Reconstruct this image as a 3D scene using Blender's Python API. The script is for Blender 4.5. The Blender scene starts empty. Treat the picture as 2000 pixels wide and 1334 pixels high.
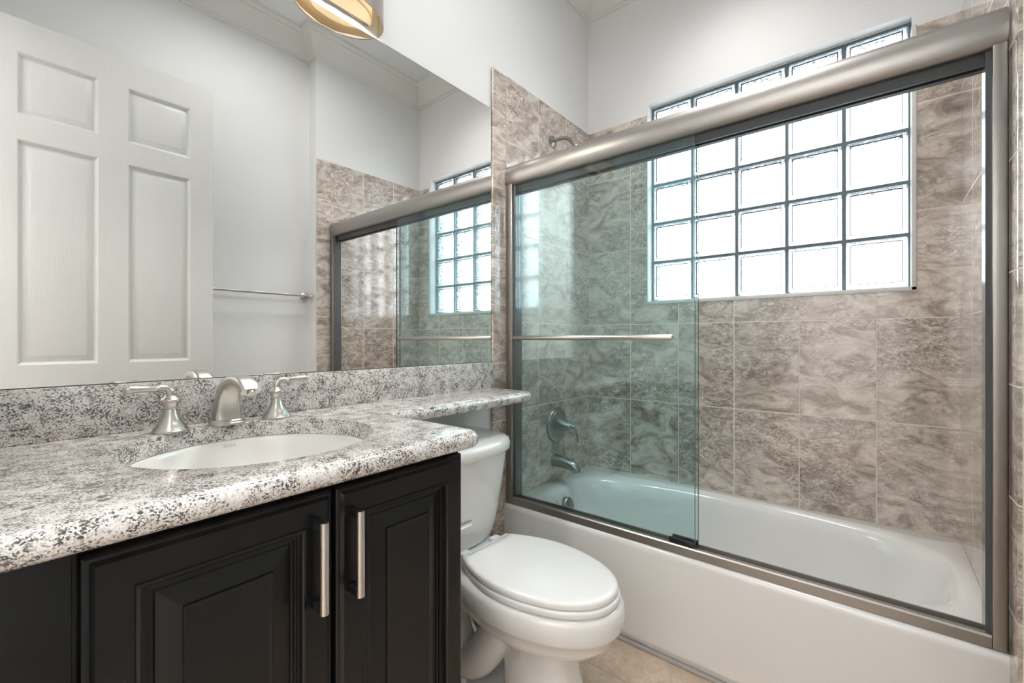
import bpy, bmesh, math, random
from math import pi, sin, cos, radians
from mathutils import Vector, Matrix

random.seed(7)
SC = bpy.context.scene
COL = SC.collection

# ------------------------------------------------------------------ camera
cam_d = bpy.data.cameras.new('camera')
cam = bpy.data.objects.new('camera', cam_d)
COL.objects.link(cam)
cam.location = (-2.23566, -1.26207, 1.08482)
cam.rotation_euler = (radians(90), 0, radians(39.30858 - 90))
cam_d.sensor_fit = 'HORIZONTAL'
cam_d.sensor_width = 36.0
cam_d.lens = 864.695 / 2000 * 36.0
cam_d.shift_y = -2.874 / 2000
cam_d.clip_start = 0.01
SC.camera = cam

# ------------------------------------------------------------------ colour management, sampling helpers
SC.view_settings.view_transform = 'Standard'
SC.view_settings.look = 'None'
SC.view_settings.gamma = 1.0
SC.view_settings.use_curve_mapping = False
SC.view_settings.exposure = 0.22
SC.cycles.use_denoising = True
SC.cycles.max_bounces = 14
SC.cycles.diffuse_bounces = 6
SC.cycles.glossy_bounces = 6
SC.cycles.transmission_bounces = 10
SC.cycles.transparent_max_bounces = 24
SC.cycles.sample_clamp_indirect = 6.0
SC.cycles.caustics_refractive = True
SC.cycles.caustics_reflective = False
SC.cycles.blur_glossy = 0.5

# ------------------------------------------------------------------ sky seen and lit through the glass blocks
W = bpy.data.worlds.new('sky')
SC.world = W
W.use_nodes = True
wn = W.node_tree.nodes
wl = W.node_tree.links
wn.clear()
w_out = wn.new('ShaderNodeOutputWorld')
w_bg = wn.new('ShaderNodeBackground')
w_tc = wn.new('ShaderNodeTexCoord')
w_sep = wn.new('ShaderNodeSeparateXYZ')
w_ramp = wn.new('ShaderNodeValToRGB')
w_ramp.color_ramp.elements[0].position = 0.44
w_ramp.color_ramp.elements[0].color = (0.36, 0.40, 0.42, 1)
w_ramp.color_ramp.elements[1].position = 0.53
w_ramp.color_ramp.elements[1].color = (0.95, 0.98, 1.0, 1)
w_top = w_ramp.color_ramp.elements.new(0.85)
w_top.color = (1.7, 1.76, 1.8, 1)
w_map = wn.new('ShaderNodeMapRange')
w_map.inputs[1].default_value = -1
w_map.inputs[2].default_value = 1
wl.new(w_tc.outputs['Generated'], w_sep.inputs[0])
wl.new(w_sep.outputs['Z'], w_map.inputs[0])
wl.new(w_map.outputs[0], w_ramp.inputs[0])
wl.new(w_ramp.outputs[0], w_bg.inputs['Color'])
w_bg.inputs['Strength'].default_value = 9.5
wl.new(w_bg.outputs[0], w_out.inputs[0])


def area_light(name, loc, rot, sx, sy, power, color=(1, 1, 1), portal=False, spread=180):
    d = bpy.data.lights.new(name, 'AREA')
    d.shape = 'RECTANGLE'
    d.size, d.size_y = sx, sy
    d.energy = power
    d.color = color
    d.spread = radians(spread)
    if portal:
        d.cycles.is_portal = True
    o = bpy.data.objects.new(name, d)
    COL.objects.link(o)
    o.location = loc
    o.rotation_euler = rot
    return o


area_light('window_portal', (0.16, -0.8575, 1.80), (0, radians(90), 0), 1.05, 1.04, 1.0, portal=True)
# unseen fill added in the hall, brightens the room through the doorway
area_light('hall_fill_light', (-2.48, -1.0, 2.72), (0, radians(62), 0), 0.5, 0.9, 52.0, (1.0, 0.99, 0.985))
# added fill at the ceiling, out of view, for even brightness
area_light('ceiling_fill_light', (-1.22, -0.80, 3.035), (0, 0, 0), 0.45, 0.45, 9.0, (1.0, 0.985, 0.97), spread=158)
area_light('tub_fill_light', (-0.42, -0.76, 3.035), (0, 0, 0), 0.24, 0.40, 3.2, (1.0, 0.985, 0.97), spread=95)  # second added fill, unseen above the tub, lifts tub and toilet tank

# ------------------------------------------------------------------ node helpers
def new_mat(name):
    m = bpy.data.materials.new(name)
    m.use_nodes = True
    m.node_tree.nodes.clear()
    return m


class NT:
    def __init__(self, m):
        self.n = m.node_tree.nodes
        self.l = m.node_tree.links

    def node(self, kind, **kw):
        nd = self.n.new(kind)
        for k, v in kw.items():
            setattr(nd, k, v)
        return nd

    def set(self, sock, v):
        if isinstance(v, bpy.types.NodeSocket):
            self.l.new(v, sock)
        else:
            sock.default_value = v

    def math(self, op, a, b=0.0, c=0.0):
        nd = self.n.new('ShaderNodeMath')
        nd.operation = op
        for i, v in enumerate((a, b, c)):
            self.set(nd.inputs[i], v)
        return nd.outputs[0]

    def mix(self, fac, a, b, blend='MIX'):
        nd = self.n.new('ShaderNodeMix')
        nd.data_type = 'RGBA'
        nd.blend_type = blend
        self.set(nd.inputs[0], fac)
        self.set(nd.inputs[6], a)
        self.set(nd.inputs[7], b)
        return nd.outputs[2]

    def ramp(self, fac, stops):
        nd = self.n.new('ShaderNodeValToRGB')
        cr = nd.color_ramp
        while len(cr.elements) < len(stops):
            cr.elements.new(0.5)
        for e, (p, c) in zip(cr.elements, stops):
            e.position = p
            e.color = (*c, 1) if len(c) == 3 else c
        self.set(nd.inputs[0], fac)
        return nd.outputs[0]

    def noise(self, vec, scale, detail=4, rough=0.55, dist=0.0):
        nd = self.n.new('ShaderNodeTexNoise')
        if vec is not None:
            self.l.new(vec, nd.inputs['Vector'])
        nd.inputs['Scale'].default_value = scale
        nd.inputs['Detail'].default_value = detail
        nd.inputs['Roughness'].default_value = rough
        nd.inputs['Distortion'].default_value = dist
        return nd

    def obj(self):
        return self.n.new('ShaderNodeTexCoord').outputs['Object']

    def bump(self, height, strength=0.2, dist=0.01, normal=None):
        nd = self.n.new('ShaderNodeBump')
        nd.inputs['Strength'].default_value = strength
        nd.inputs['Distance'].default_value = dist
        self.l.new(height, nd.inputs['Height'])
        if normal is not None:
            self.l.new(normal, nd.inputs['Normal'])
        return nd.outputs[0]

    def principled(self, **kw):
        b = self.n.new('ShaderNodeBsdfPrincipled')
        for k, v in kw.items():
            self.set(b.inputs[k.replace('_', ' ')], v)
        o = self.n.new('ShaderNodeOutputMaterial')
        self.l.new(b.outputs[0], o.inputs[0])
        return b


def lin(r, g, b):
    def f(c):
        c /= 255
        return c / 12.92 if c <= 0.04045 else ((c + 0.055) / 1.055) ** 2.4
    return (f(r), f(g), f(b), 1)


# ------------------------------------------------------------------ materials
def mat_paint(name, col, rough=0.55, bump=0.04, scale=180):
    m = new_mat(name)
    t = NT(m)
    n = t.noise(t.obj(), scale, 3)
    t.principled(Base_Color=col, Roughness=rough, Normal=t.bump(n.outputs[0], bump, 0.002))
    return m


M_WALL = mat_paint('white_wall_paint', (0.80, 0.80, 0.795, 1), 0.5)
M_CEIL = mat_paint('ceiling_paint', (0.78, 0.79, 0.79, 1), 0.7)
M_CROWN = mat_paint('cream_crown_paint', (0.76, 0.745, 0.70, 1), 0.4, 0.02)
M_TRIM = mat_paint('white_trim_paint', (0.80, 0.80, 0.78, 1), 0.35, 0.02)


def mat_door():
    m = new_mat('door_white_woodgrain')
    t = NT(m)
    mp = t.node('ShaderNodeMapping')
    t.l.new(t.obj(), mp.inputs[0])
    mp.inputs['Scale'].default_value = (55, 55, 3.2)
    n = t.noise(mp.outputs[0], 2.2, 6, 0.6, 1.5)
    t.principled(Base_Color=(0.63, 0.63, 0.61, 1), Roughness=0.38, Normal=t.bump(n.outputs[0], 0.28, 0.003))
    return m


M_DOOR = mat_door()


def mat_tile(name, axis, u0, v0, w, h, grout=0.0042, gloss=True):
    """glazed stone-look tile: one cut of stone per tile, pale grout between"""
    m = new_mat(name)
    t = NT(m)
    P = t.obj()
    sep = t.node('ShaderNodeSeparateXYZ')
    t.l.new(P, sep.inputs[0])
    U = sep.outputs['X' if axis == 'x' else 'Y']
    V = sep.outputs['Z']
    u = t.math('DIVIDE', t.math('SUBTRACT', U, u0), w)
    v = t.math('DIVIDE', t.math('SUBTRACT', V, v0), h)
    iu, iv = t.math('FLOOR', u), t.math('FLOOR', v)
    fu, fv = t.math('FRACT', u), t.math('FRACT', v)
    du = t.math('MULTIPLY', t.math('MINIMUM', fu, t.math('SUBTRACT', 1.0, fu)), w)
    dv = t.math('MULTIPLY', t.math('MINIMUM', fv, t.math('SUBTRACT', 1.0, fv)), h)
    d = t.math('MINIMUM', du, dv)
    gm = t.node('ShaderNodeMapRange', interpolation_type='SMOOTHSTEP')
    t.set(gm.inputs[0], d)
    gm.inputs[1].default_value = grout * 0.38
    gm.inputs[2].default_value = grout * 0.62
    tile = gm.outputs[0]
    # per tile offset of the stone pattern
    cid = t.node('ShaderNodeCombineXYZ')
    t.l.new(iu, cid.inputs[0])
    t.l.new(iv, cid.inputs[1])
    cid.inputs[2].default_value = 3.0 if axis == 'x' else 8.0
    wnz = t.node('ShaderNodeTexWhiteNoise', noise_dimensions='3D')
    t.l.new(cid.outputs[0], wnz.inputs[0])
    off = t.node('ShaderNodeVectorMath', operation='SCALE')
    t.l.new(wnz.outputs['Color'], off.inputs[0])
    off.inputs['Scale'].default_value = 9.0
    vec = t.node('ShaderNodeVectorMath', operation='ADD')
    t.l.new(P, vec.inputs[0])
    t.l.new(off.outputs[0], vec.inputs[1])
    vv = vec.outputs[0]
    # slanted streaks: rotate and squeeze
    mp = t.node('ShaderNodeMapping')
    t.l.new(vv, mp.inputs[0])
    mp.inputs['Rotation'].default_value = (radians(28), radians(-25), 0)
    mp.inputs['Scale'].default_value = (1.0, 1.0, 1.9)
    big = t.noise(mp.outputs[0], 6.5, 9, 0.64, 1.6).outputs[0]
    fine = t.noise(mp.outputs[0], 21.0, 7, 0.70, 2.4).outputs[0]
    patch = t.noise(vv, 3.2, 2, 0.5, 0.6).outputs[0]
    veins = t.node('ShaderNodeTexNoise')
    t.l.new(mp.outputs[0], veins.inputs['Vector'])
    veins.inputs['Scale'].default_value = 7
    veins.inputs['Detail'].default_value = 7
    veins.inputs['Roughness'].default_value = 0.62
    veins.inputs['Distortion'].default_value = 2.6
    vr = t.math('ABSOLUTE', t.math('SUBTRACT', veins.outputs[0], 0.5))
    vein = t.ramp(vr, [(0.0, (1, 1, 1)), (0.028, (0, 0, 0))])
    base = t.ramp(big, [(0.32, lin(124, 110, 99)[:3]), (0.45, lin(170, 156, 143)[:3]),
                        (0.55, lin(200, 188, 175)[:3]), (0.70, lin(221, 211, 198)[:3])])
    # mottled zones get the coarse dark-and-light figure, the rest stays plain
    zone = t.ramp(patch, [(0.44, (0, 0, 0)), (0.56, (1, 1, 1))])
    fig = t.ramp(fine, [(0.36, lin(100, 88, 77)[:3]), (0.50, lin(176, 162, 149)[:3]), (0.63, lin(238, 230, 220)[:3])])
    c1 = t.mix(t.math('MULTIPLY', zone, 0.47), base, fig)
    c2 = t.mix(t.math('MULTIPLY', vein, t.math('MULTIPLY_ADD', zone, 0.45, 0.22)), c1, lin(100, 86, 76))
    soft = t.ramp(fine, [(0.35, (0.88, 0.88, 0.88)), (0.65, (1.08, 1.08, 1.08))])
    c3 = t.mix(0.6, c2, soft, 'MULTIPLY')
    pits = t.ramp(t.noise(mp.outputs[0], 85.0, 4, 0.7, 1.5).outputs[0], [(0.34, (0.72, 0.71, 0.70)), (0.48, (1.0, 1.0, 1.0)), (0.70, (1.10, 1.10, 1.10))])
    c3 = t.mix(t.math('MULTIPLY_ADD', zone, 0.55, 0.30), c3, pits, 'MULTIPLY')
    tint = t.ramp(wnz.outputs['Value'], [(0.0, (1.02, 1.02, 1.06)), (1.0, (1.20, 1.20, 1.24))])
    c4 = t.mix(1.0, c3, tint, 'MULTIPLY')
    col = t.mix(tile, lin(222, 213, 200), c4)
    rough = t.math('MULTIPLY_ADD', t.math('SUBTRACT', 1.0, tile), 0.6, 0.10)
    b1 = t.bump(fine, 0.035, 0.002)
    b2 = t.bump(tile, 0.55, 0.002, b1)
    t.principled(Base_Color=col, Roughness=rough, Normal=b2, IOR=1.62,
                 Coat_Weight=t.math('MULTIPLY', tile, 0.45), Coat_Roughness=0.05, Coat_IOR=1.6)
    return m


M_TILE_X = mat_tile('wall_tile_along_the_vanity_wall', 'x', -0.734, 0.368, 0.245, 0.4)
M_TILE_Y = mat_tile('wall_tile_under_the_window', 'y', -1.522, 0.368, 0.2542, 0.4)
M_TILE_R = mat_tile('wall_tile_by_the_tub_end', 'x', -0.734, 0.368, 0.245, 0.4)
M_STRIP = mat_tile('bullnose_edge_tile', 'x', -1.20, 0.225, 0.60, 0.2533)


def mat_granite():
    m = new_mat('speckled_grey_granite')
    t = NT(m)
    P = t.obj()
    v1 = t.node('ShaderNodeTexVoronoi', feature='F1')
    wob = t.noise(P, 60, 3, 0.6)
    add = t.node('ShaderNodeVectorMath', operation='MULTIPLY_ADD')
    t.l.new(wob.outputs['Color'], add.inputs[0])
    add.inputs[1].default_value = (0.010, 0.010, 0.010)
    t.l.new(P, add.inputs[2])
    t.l.new(add.outputs[0], v1.inputs['Vector'])
    v1.inputs['Scale'].default_value = 480
    g = t.node('ShaderNodeSeparateColor')
    t.l.new(v1.outputs['Color'], g.inputs[0])
    clus = t.noise(add.outputs[0], 30, 5, 0.62).outputs[0]
    sel = t.math('ADD', g.outputs[0], t.math('MULTIPLY', t.math('SUBTRACT', clus, 0.5), 1.9))
    col = t.ramp(sel, [(0.0, lin(74, 70, 69)[:3]), (0.17, lin(108, 103, 101)[:3]), (0.28, lin(160, 155, 151)[:3]),
                       (0.42, lin(200, 196, 192)[:3]), (0.66, lin(216, 211, 207)[:3]), (1.0, lin(229, 224, 220)[:3])])
    # burgundy crystals
    red = t.noise(P, 46, 2, 0.5).outputs[0]
    rm = t.math('MULTIPLY', t.ramp(red, [(0.60, (0, 0, 0)), (0.68, (1, 1, 1))]), t.ramp(g.outputs[1], [(0.5, (0, 0, 0)), (0.6, (1, 1, 1))]))
    col = t.mix(t.math('MULTIPLY', rm, 0.55), col, lin(132, 104, 102))
    # big dark flecks here and there
    v2 = t.node('ShaderNodeTexVoronoi', feature='F1')
    t.l.new(add.outputs[0], v2.inputs['Vector'])
    v2.inputs['Scale'].default_value = 48
    g2 = t.node('ShaderNodeSeparateColor')
    t.l.new(v2.outputs['Color'], g2.inputs[0])
    fleck = t.math('MULTIPLY', t.math('GREATER_THAN', g2.outputs[0], 0.968),
                   t.math('LESS_THAN', v2.outputs['Distance'], 0.33))
    col = t.mix(t.math('MULTIPLY', fleck, 0.85), col, lin(66, 62, 60))
    t.principled(Base_Color=col, Roughness=0.13, IOR=1.66, Coat_Weight=0.1, Coat_Roughness=0.05)
    return m


M_GRANITE = mat_granite()


def mat_simple(name, col, rough, metal=0.0, coat=0.0, ior=1.5, bump=0.0, scale=300, stretch=None):
    m = new_mat(name)
    t = NT(m)
    kw = dict(Base_Color=col, Roughness=rough, Metallic=metal, IOR=ior, Coat_Weight=coat, Coat_Roughness=0.06)
    if bump:
        src = t.obj()
        if stretch:
            mp = t.node('ShaderNodeMapping')
            t.l.new(src, mp.inputs[0])
            mp.inputs['Scale'].default_value = stretch
            src = mp.outputs[0]
        n = t.noise(src, scale, 3)
        kw['Normal'] = t.bump(n.outputs[0], bump, 0.001)
    t.principled(**kw)
    return m


M_PORC = mat_simple('white_porcelain', (0.80, 0.795, 0.78, 1), 0.08, coat=0.4)
M_SINK = mat_simple('white_vitreous_basin', (0.83, 0.82, 0.79, 1), 0.10, coat=0.4)
M_TUB = mat_simple('white_tub_enamel', (0.80, 0.79, 0.775, 1), 0.16, coat=0.3)
M_SEAT = mat_simple('white_seat_plastic', (0.83, 0.83, 0.82, 1), 0.20)
M_NICKEL = mat_simple('brushed_nickel', (0.56, 0.53, 0.49, 1), 0.29, metal=1.0, bump=0.08, scale=40, stretch=(30, 30, 1.5))
M_FRAME = mat_simple('brushed_nickel_door_frame', (0.39, 0.368, 0.345, 1), 0.38, metal=1.0, bump=0.08, scale=40, stretch=(20, 1.5, 20))
M_CHROME = mat_simple('polished_chrome', (0.80, 0.80, 0.80, 1), 0.06, metal=1.0)
M_FIXT = mat_simple('brushed_nickel_tub_fitting', (0.34, 0.335, 0.32, 1), 0.28, metal=1.0)
M_MIRROR = mat_simple('silvered_mirror', (0.91, 0.912, 0.903, 1), 0.0, metal=1.0)
M_MIRROR_EDGE = mat_simple('mirror_edge_grey', (0.10, 0.12, 0.115, 1), 0.3)
M_BLACKPART = mat_simple('black_plastic', (0.012, 0.012, 0.013, 1), 0.35)
M_DARKGAP = mat_simple('dark_rubber_channel', (0.045, 0.047, 0.05, 1), 0.5)
M_SEAL = mat_simple('dark_satin_seal', (0.10, 0.105, 0.11, 1), 0.22, coat=0.3)
M_MORTAR = mat_simple('blue_grey_mortar', (0.17, 0.20, 0.225, 1), 0.8, bump=0.2, scale=400)
M_EDGE = mat_simple('white_window_edging', (0.66, 0.66, 0.645, 1), 0.35)
M_CAULK = mat_simple('grey_caulk', (0.42, 0.395, 0.375, 1), 0.6)
M_MARK = mat_simple('grey_printed_mark', (0.50, 0.49, 0.47, 1), 0.4)
M_PLINTH = mat_simple('black_plinth', (0.010, 0.010, 0.011, 1), 0.5)


def mat_black_lacquer():
    m = new_mat('black_painted_wood')
    t = NT(m)
    P = t.obj()
    n = t.noise(P, 260, 2)
    # tiny pale dust specks on the satin paint
    v = t.node('ShaderNodeTexVoronoi', feature='F1')
    t.l.new(P, v.inputs['Vector'])
    v.inputs['Scale'].default_value = 85
    g = t.node('ShaderNodeSeparateColor')
    t.l.new(v.outputs['Color'], g.inputs[0])
    speck = t.math('MULTIPLY', t.math('GREATER_THAN', g.outputs[0], 0.90), t.math('LESS_THAN', v.outputs['Distance'], 0.055))
    col = t.mix(t.math('MULTIPLY', speck, 0.5), (0.0055, 0.006, 0.0065, 1), lin(120, 122, 124))
    t.principled(Base_Color=col, Roughness=0.27, IOR=1.40, Normal=t.bump(n.outputs[0], 0.03, 0.001))
    return m


M_BLACK = mat_black_lacquer()


def mat_floor():
    m = new_mat('beige_travertine_floor')
    t = NT(m)
    P = t.obj()
    a = t.noise(P, 9, 6, 0.6, 1.2).outputs[0]
    b = t.noise(P, 55, 6, 0.7, 1.0).outputs[0]
    c = t.ramp(a, [(0.30, lin(190, 170, 151)[:3]), (0.70, lin(222, 203, 183)[:3])])
    s = t.ramp(b, [(0.30, (0.80, 0.78, 0.76)), (0.55, (1.0, 1.0, 1.0)), (0.75, (1.08, 1.08, 1.08))])
    col = t.mix(0.9, c, s, 'MULTIPLY')
    br = t.node('ShaderNodeTexBrick')
    br.offset = 0.0
    t.l.new(P, br.inputs['Vector'])
    br.inputs['Scale'].default_value = 1.0
    br.inputs['Brick Width'].default_value = 0.46
    br.inputs['Row Height'].default_value = 0.46
    br.inputs['Mortar Size'].default_value = 0.003
    col = t.mix(br.outputs['Fac'], col, lin(182, 166, 148))
    t.principled(Base_Color=col, Roughness=0.35)
    return m


M_FLOOR = mat_floor()


def mat_shower_glass():
    m = new_mat('green_tinted_shower_glass')
    t = NT(m)
    tr = t.node('ShaderNodeBsdfTransparent')
    tr.inputs[0].default_value = (0.915, 0.974, 0.980, 1)
    gl = t.node('ShaderNodeBsdfGlossy')
    gl.inputs['Roughness'].default_value = 0.0
    gl.inputs[0].default_value = (0.92, 1.0, 0.98, 1)
    fr = t.node('ShaderNodeFresnel')
    geo = t.node('ShaderNodeNewGeometry')
    # thin pane: the same reflectance on entering and on leaving
    t.l.new(t.math('MULTIPLY_ADD', geo.outputs['Backfacing'], 1 / 1.5 - 1.5, 1.5), fr.inputs[0])
    mx = t.node('ShaderNodeMixShader')
    t.l.new(fr.outputs[0], mx.inputs[0])
    t.l.new(tr.outputs[0], mx.inputs[1])
    t.l.new(gl.outputs[0], mx.inputs[2])
    o = t.node('ShaderNodeOutputMaterial')
    t.l.new(mx.outputs[0], o.inputs[0])
    return m


M_GLASS = mat_shower_glass()
M_GLASS_EDGE = mat_simple('green_glass_edge', (0.05, 0.14, 0.12, 1), 0.15)


def mat_glass_block():
    m = new_mat('wavy_glass_block')
    t = NT(m)
    P = t.obj()
    n1 = t.noise(P, 26, 3, 0.5, 1.6).outputs[0]
    n2 = t.noise(P, 70, 2, 0.5, 0.6).outputs[0]
    h = t.math('ADD', n1, t.math('MULTIPLY', n2, 0.25))
    nrm = t.bump(h, 0.75, 0.012)
    gl = t.node('ShaderNodeBsdfGlass')
    gl.inputs['Roughness'].default_value = 0.03
    gl.inputs['IOR'].default_value = 1.45
    gl.inputs[0].default_value = (0.95, 0.985, 1.0, 1)
    t.l.new(nrm, gl.inputs['Normal'])
    tr = t.node('ShaderNodeBsdfTransparent')
    tr.inputs[0].default_value = (0.95, 0.985, 1.0, 1)
    mx = t.node('ShaderNodeMixShader')
    mx.inputs[0].default_value = 0.36
    t.l.new(tr.outputs[0], mx.inputs[1])
    t.l.new(gl.outputs[0], mx.inputs[2])
    tl = t.node('ShaderNodeBsdfTranslucent')
    tl.inputs[0].default_value = (0.95, 0.985, 1.0, 1)
    m2 = t.node('ShaderNodeMixShader')
    m2.inputs[0].default_value = 0.10
    t.l.new(mx.outputs[0], m2.inputs[1])
    t.l.new(tl.outputs[0], m2.inputs[2])
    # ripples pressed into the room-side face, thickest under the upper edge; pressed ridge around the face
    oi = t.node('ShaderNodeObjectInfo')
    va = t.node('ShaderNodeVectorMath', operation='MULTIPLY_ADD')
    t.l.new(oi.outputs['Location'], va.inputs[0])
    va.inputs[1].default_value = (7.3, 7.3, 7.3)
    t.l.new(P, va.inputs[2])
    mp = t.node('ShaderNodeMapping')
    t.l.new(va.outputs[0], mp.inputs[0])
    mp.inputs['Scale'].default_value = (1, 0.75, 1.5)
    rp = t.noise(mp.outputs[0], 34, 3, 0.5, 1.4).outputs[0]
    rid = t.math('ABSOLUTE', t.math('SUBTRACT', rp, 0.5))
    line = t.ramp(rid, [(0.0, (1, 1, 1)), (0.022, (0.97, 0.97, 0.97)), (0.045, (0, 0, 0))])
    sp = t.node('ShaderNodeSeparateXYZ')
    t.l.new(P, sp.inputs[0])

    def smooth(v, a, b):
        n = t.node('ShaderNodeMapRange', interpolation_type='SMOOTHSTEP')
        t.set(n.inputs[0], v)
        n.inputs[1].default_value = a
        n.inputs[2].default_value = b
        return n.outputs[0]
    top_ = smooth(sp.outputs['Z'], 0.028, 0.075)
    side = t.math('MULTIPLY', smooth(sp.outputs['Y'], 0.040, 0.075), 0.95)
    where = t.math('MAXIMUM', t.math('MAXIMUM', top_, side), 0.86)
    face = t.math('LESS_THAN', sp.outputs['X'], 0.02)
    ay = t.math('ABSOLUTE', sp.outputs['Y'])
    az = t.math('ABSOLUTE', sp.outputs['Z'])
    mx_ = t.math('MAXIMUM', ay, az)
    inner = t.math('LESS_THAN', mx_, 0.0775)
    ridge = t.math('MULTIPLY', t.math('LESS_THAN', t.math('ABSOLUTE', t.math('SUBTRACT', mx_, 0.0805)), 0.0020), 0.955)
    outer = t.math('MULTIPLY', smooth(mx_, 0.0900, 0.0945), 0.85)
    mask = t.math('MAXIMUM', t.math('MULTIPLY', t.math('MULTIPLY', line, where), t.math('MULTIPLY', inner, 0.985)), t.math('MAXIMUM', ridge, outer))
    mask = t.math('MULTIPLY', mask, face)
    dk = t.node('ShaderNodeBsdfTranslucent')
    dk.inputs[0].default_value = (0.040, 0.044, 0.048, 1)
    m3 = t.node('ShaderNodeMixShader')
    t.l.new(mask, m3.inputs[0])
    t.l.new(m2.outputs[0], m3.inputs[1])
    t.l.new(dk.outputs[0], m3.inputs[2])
    o = t.node('ShaderNodeOutputMaterial')
    t.l.new(m3.outputs[0], o.inputs[0])
    return m


M_BLOCK = mat_glass_block()


def mat_emit(name, col, s):
    m = new_mat(name)
    t = NT(m)
    e = t.node('ShaderNodeEmission')
    e.inputs[0].default_value = col
    e.inputs[1].default_value = s
    o = t.node('ShaderNodeOutputMaterial')
    t.l.new(e.outputs[0], o.inputs[0])
    return m


def mat_translucent(name, col, trans):
    m = new_mat(name)
    t = NT(m)
    d = t.node('ShaderNodeBsdfDiffuse')
    d.inputs[0].default_value = col
    r = t.node('ShaderNodeBsdfTranslucent')
    r.inputs[0].default_value = col
    mx = t.node('ShaderNodeMixShader')
    mx.inputs[0].default_value = trans
    t.l.new(d.outputs[0], mx.inputs[1])
    t.l.new(r.outputs[0], mx.inputs[2])
    o = t.node('ShaderNodeOutputMaterial')
    t.l.new(mx.outputs[0], o.inputs[0])
    return m


M_BULB = mat_emit('lit_bulb', (1.0, 0.86, 0.66, 1), 7.0)
M_SHADE_IN = mat_translucent('cream_shade_liner', (0.93, 0.87, 0.76, 1), 0.5)
M_SHADE_OUT = mat_simple('taupe_metal_mesh_shade', (0.50, 0.44, 0.42, 1), 0.4, metal=0.7, bump=0.4, scale=160)

# ------------------------------------------------------------------ mesh helpers
def link(name, bm, mat, parent=None, smooth=35):
    bmesh.ops.recalc_face_normals(bm, faces=bm.faces[:])
    me = bpy.data.meshes.new(name)
    bm.to_mesh(me)
    bm.free()
    me.materials.append(mat)
    if smooth:
        me.polygons.foreach_set('use_smooth', [True] * len(me.polygons))
        me.set_sharp_from_angle(angle=radians(smooth))
    o = bpy.data.objects.new(name, me)
    COL.objects.link(o)
    if parent is not None:
        o.parent = parent
        if parent.parent is None:
            o.matrix_parent_inverse = Matrix.Translation(-parent.location)
    return o


def tag(o, label=None, cat=None, group=None, kind=None):
    if label:
        o['label'] = label
    if cat:
        o['category'] = cat
    if group:
        o['group'] = group
    if kind:
        o['kind'] = kind
    return o


def thing(name, loc, label, cat, group=None):
    o = bpy.data.objects.new(name, None)
    o.empty_display_size = 0.05
    COL.objects.link(o)
    o.location = loc
    return tag(o, label, cat, group)


def struct(name, bm, mat, label=None, cat=None, smooth=35):
    return tag(link(name, bm, mat, None, smooth), label, cat, kind='structure')


def box(bm, x0, x1, y0, y1, z0, z1, bev=0.0, seg=2):
    r = bmesh.ops.create_cube(bm, size=1.0)
    vs = r['verts']
    for v in vs:
        v.co = Vector(((x0 + x1) / 2 + v.co.x * (x1 - x0), (y0 + y1) / 2 + v.co.y * (y1 - y0), (z0 + z1) / 2 + v.co.z * (z1 - z0)))
    if bev > 0:
        es = list({e for v in vs for e in v.link_edges})
        bmesh.ops.bevel(bm, geom=es, offset=bev, segments=seg, profile=0.5, affect='EDGES')
    return bm


def loops(bm, rings, cap0=True, cap1=True, closed=True):
    vr = [[bm.verts.new(p) for p in ring] for ring in rings]
    n = len(vr[0])
    for a, b in zip(vr, vr[1:]):
        for i in range(n if closed else n - 1):
            j = (i + 1) % n
            try:
                bm.faces.new((a[i], a[j], b[j], b[i]))
            except ValueError:
                pass
    if cap0:
        bm.faces.new(vr[0][::-1])
    if cap1:
        bm.faces.new(vr[-1])
    return vr


def lathe(bm, prof, origin, axis='z', n=40, cap=True):
    """prof: (radius, distance along the axis)"""
    O = Vector(origin)
    ax = {'z': (Vector((1, 0, 0)), Vector((0, 1, 0)), Vector((0, 0, 1))),
          'x': (Vector((0, 1, 0)), Vector((0, 0, 1)), Vector((1, 0, 0))),
          'y': (Vector((0, 0, 1)), Vector((1, 0, 0)), Vector((0, 1, 0)))}[axis] if isinstance(axis, str) else axis
    rings = []
    for r, h in prof:
        rings.append([O + ax[0] * (r * cos(2 * pi * i / n)) + ax[1] * (r * sin(2 * pi * i / n)) + ax[2] * h for i in range(n)])
    loops(bm, rings, cap, cap)
    return bm


def frames(path):
    P = [Vector(p) for p in path]
    T = []
    for i in range(len(P)):
        a = P[max(0, i - 1)]
        b = P[min(len(P) - 1, i + 1)]
        T.append((b - a).normalized())
    up = Vector((0, 0, 1)) if abs(T[0].z) < 0.9 else Vector((1, 0, 0))
    N = [(up - T[0] * up.dot(T[0])).normalized()]
    for i in range(1, len(P)):
        q = T[i - 1].rotation_difference(T[i])
        v = q @ N[-1]
        N.append((v - T[i] * v.dot(T[i])).normalized())
    return P, T, N


def tube(bm, path, rad, n=20, cap=True, flat=1.0):
    P, T, N = frames(path)
    if not hasattr(rad, '__len__'):
        rad = [rad] * len(P)
    rings = []
    for p, t, nn, r in zip(P, T, N, rad):
        b = t.cross(nn)
        rings.append([p + nn * (r * flat * cos(2 * pi * i / n)) + b * (r * sin(2 * pi * i / n)) for i in range(n)])
    loops(bm, rings, cap, cap)
    return bm


def bez(p0, p1, p2, p3, n=14):
    p0, p1, p2, p3 = map(Vector, (p0, p1, p2, p3))
    return [(p0 * (1 - t) ** 3 + p1 * 3 * t * (1 - t) ** 2 + p2 * 3 * t * t * (1 - t) + p3 * t ** 3) for t in [i / n for i in range(n + 1)]]


def sup(th, a, b, e):
    """superellipse point"""
    c, s = cos(th), sin(th)
    return (a * math.copysign(abs(c) ** (2 / e), c), b * math.copysign(abs(s) ** (2 / e), s))


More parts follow.
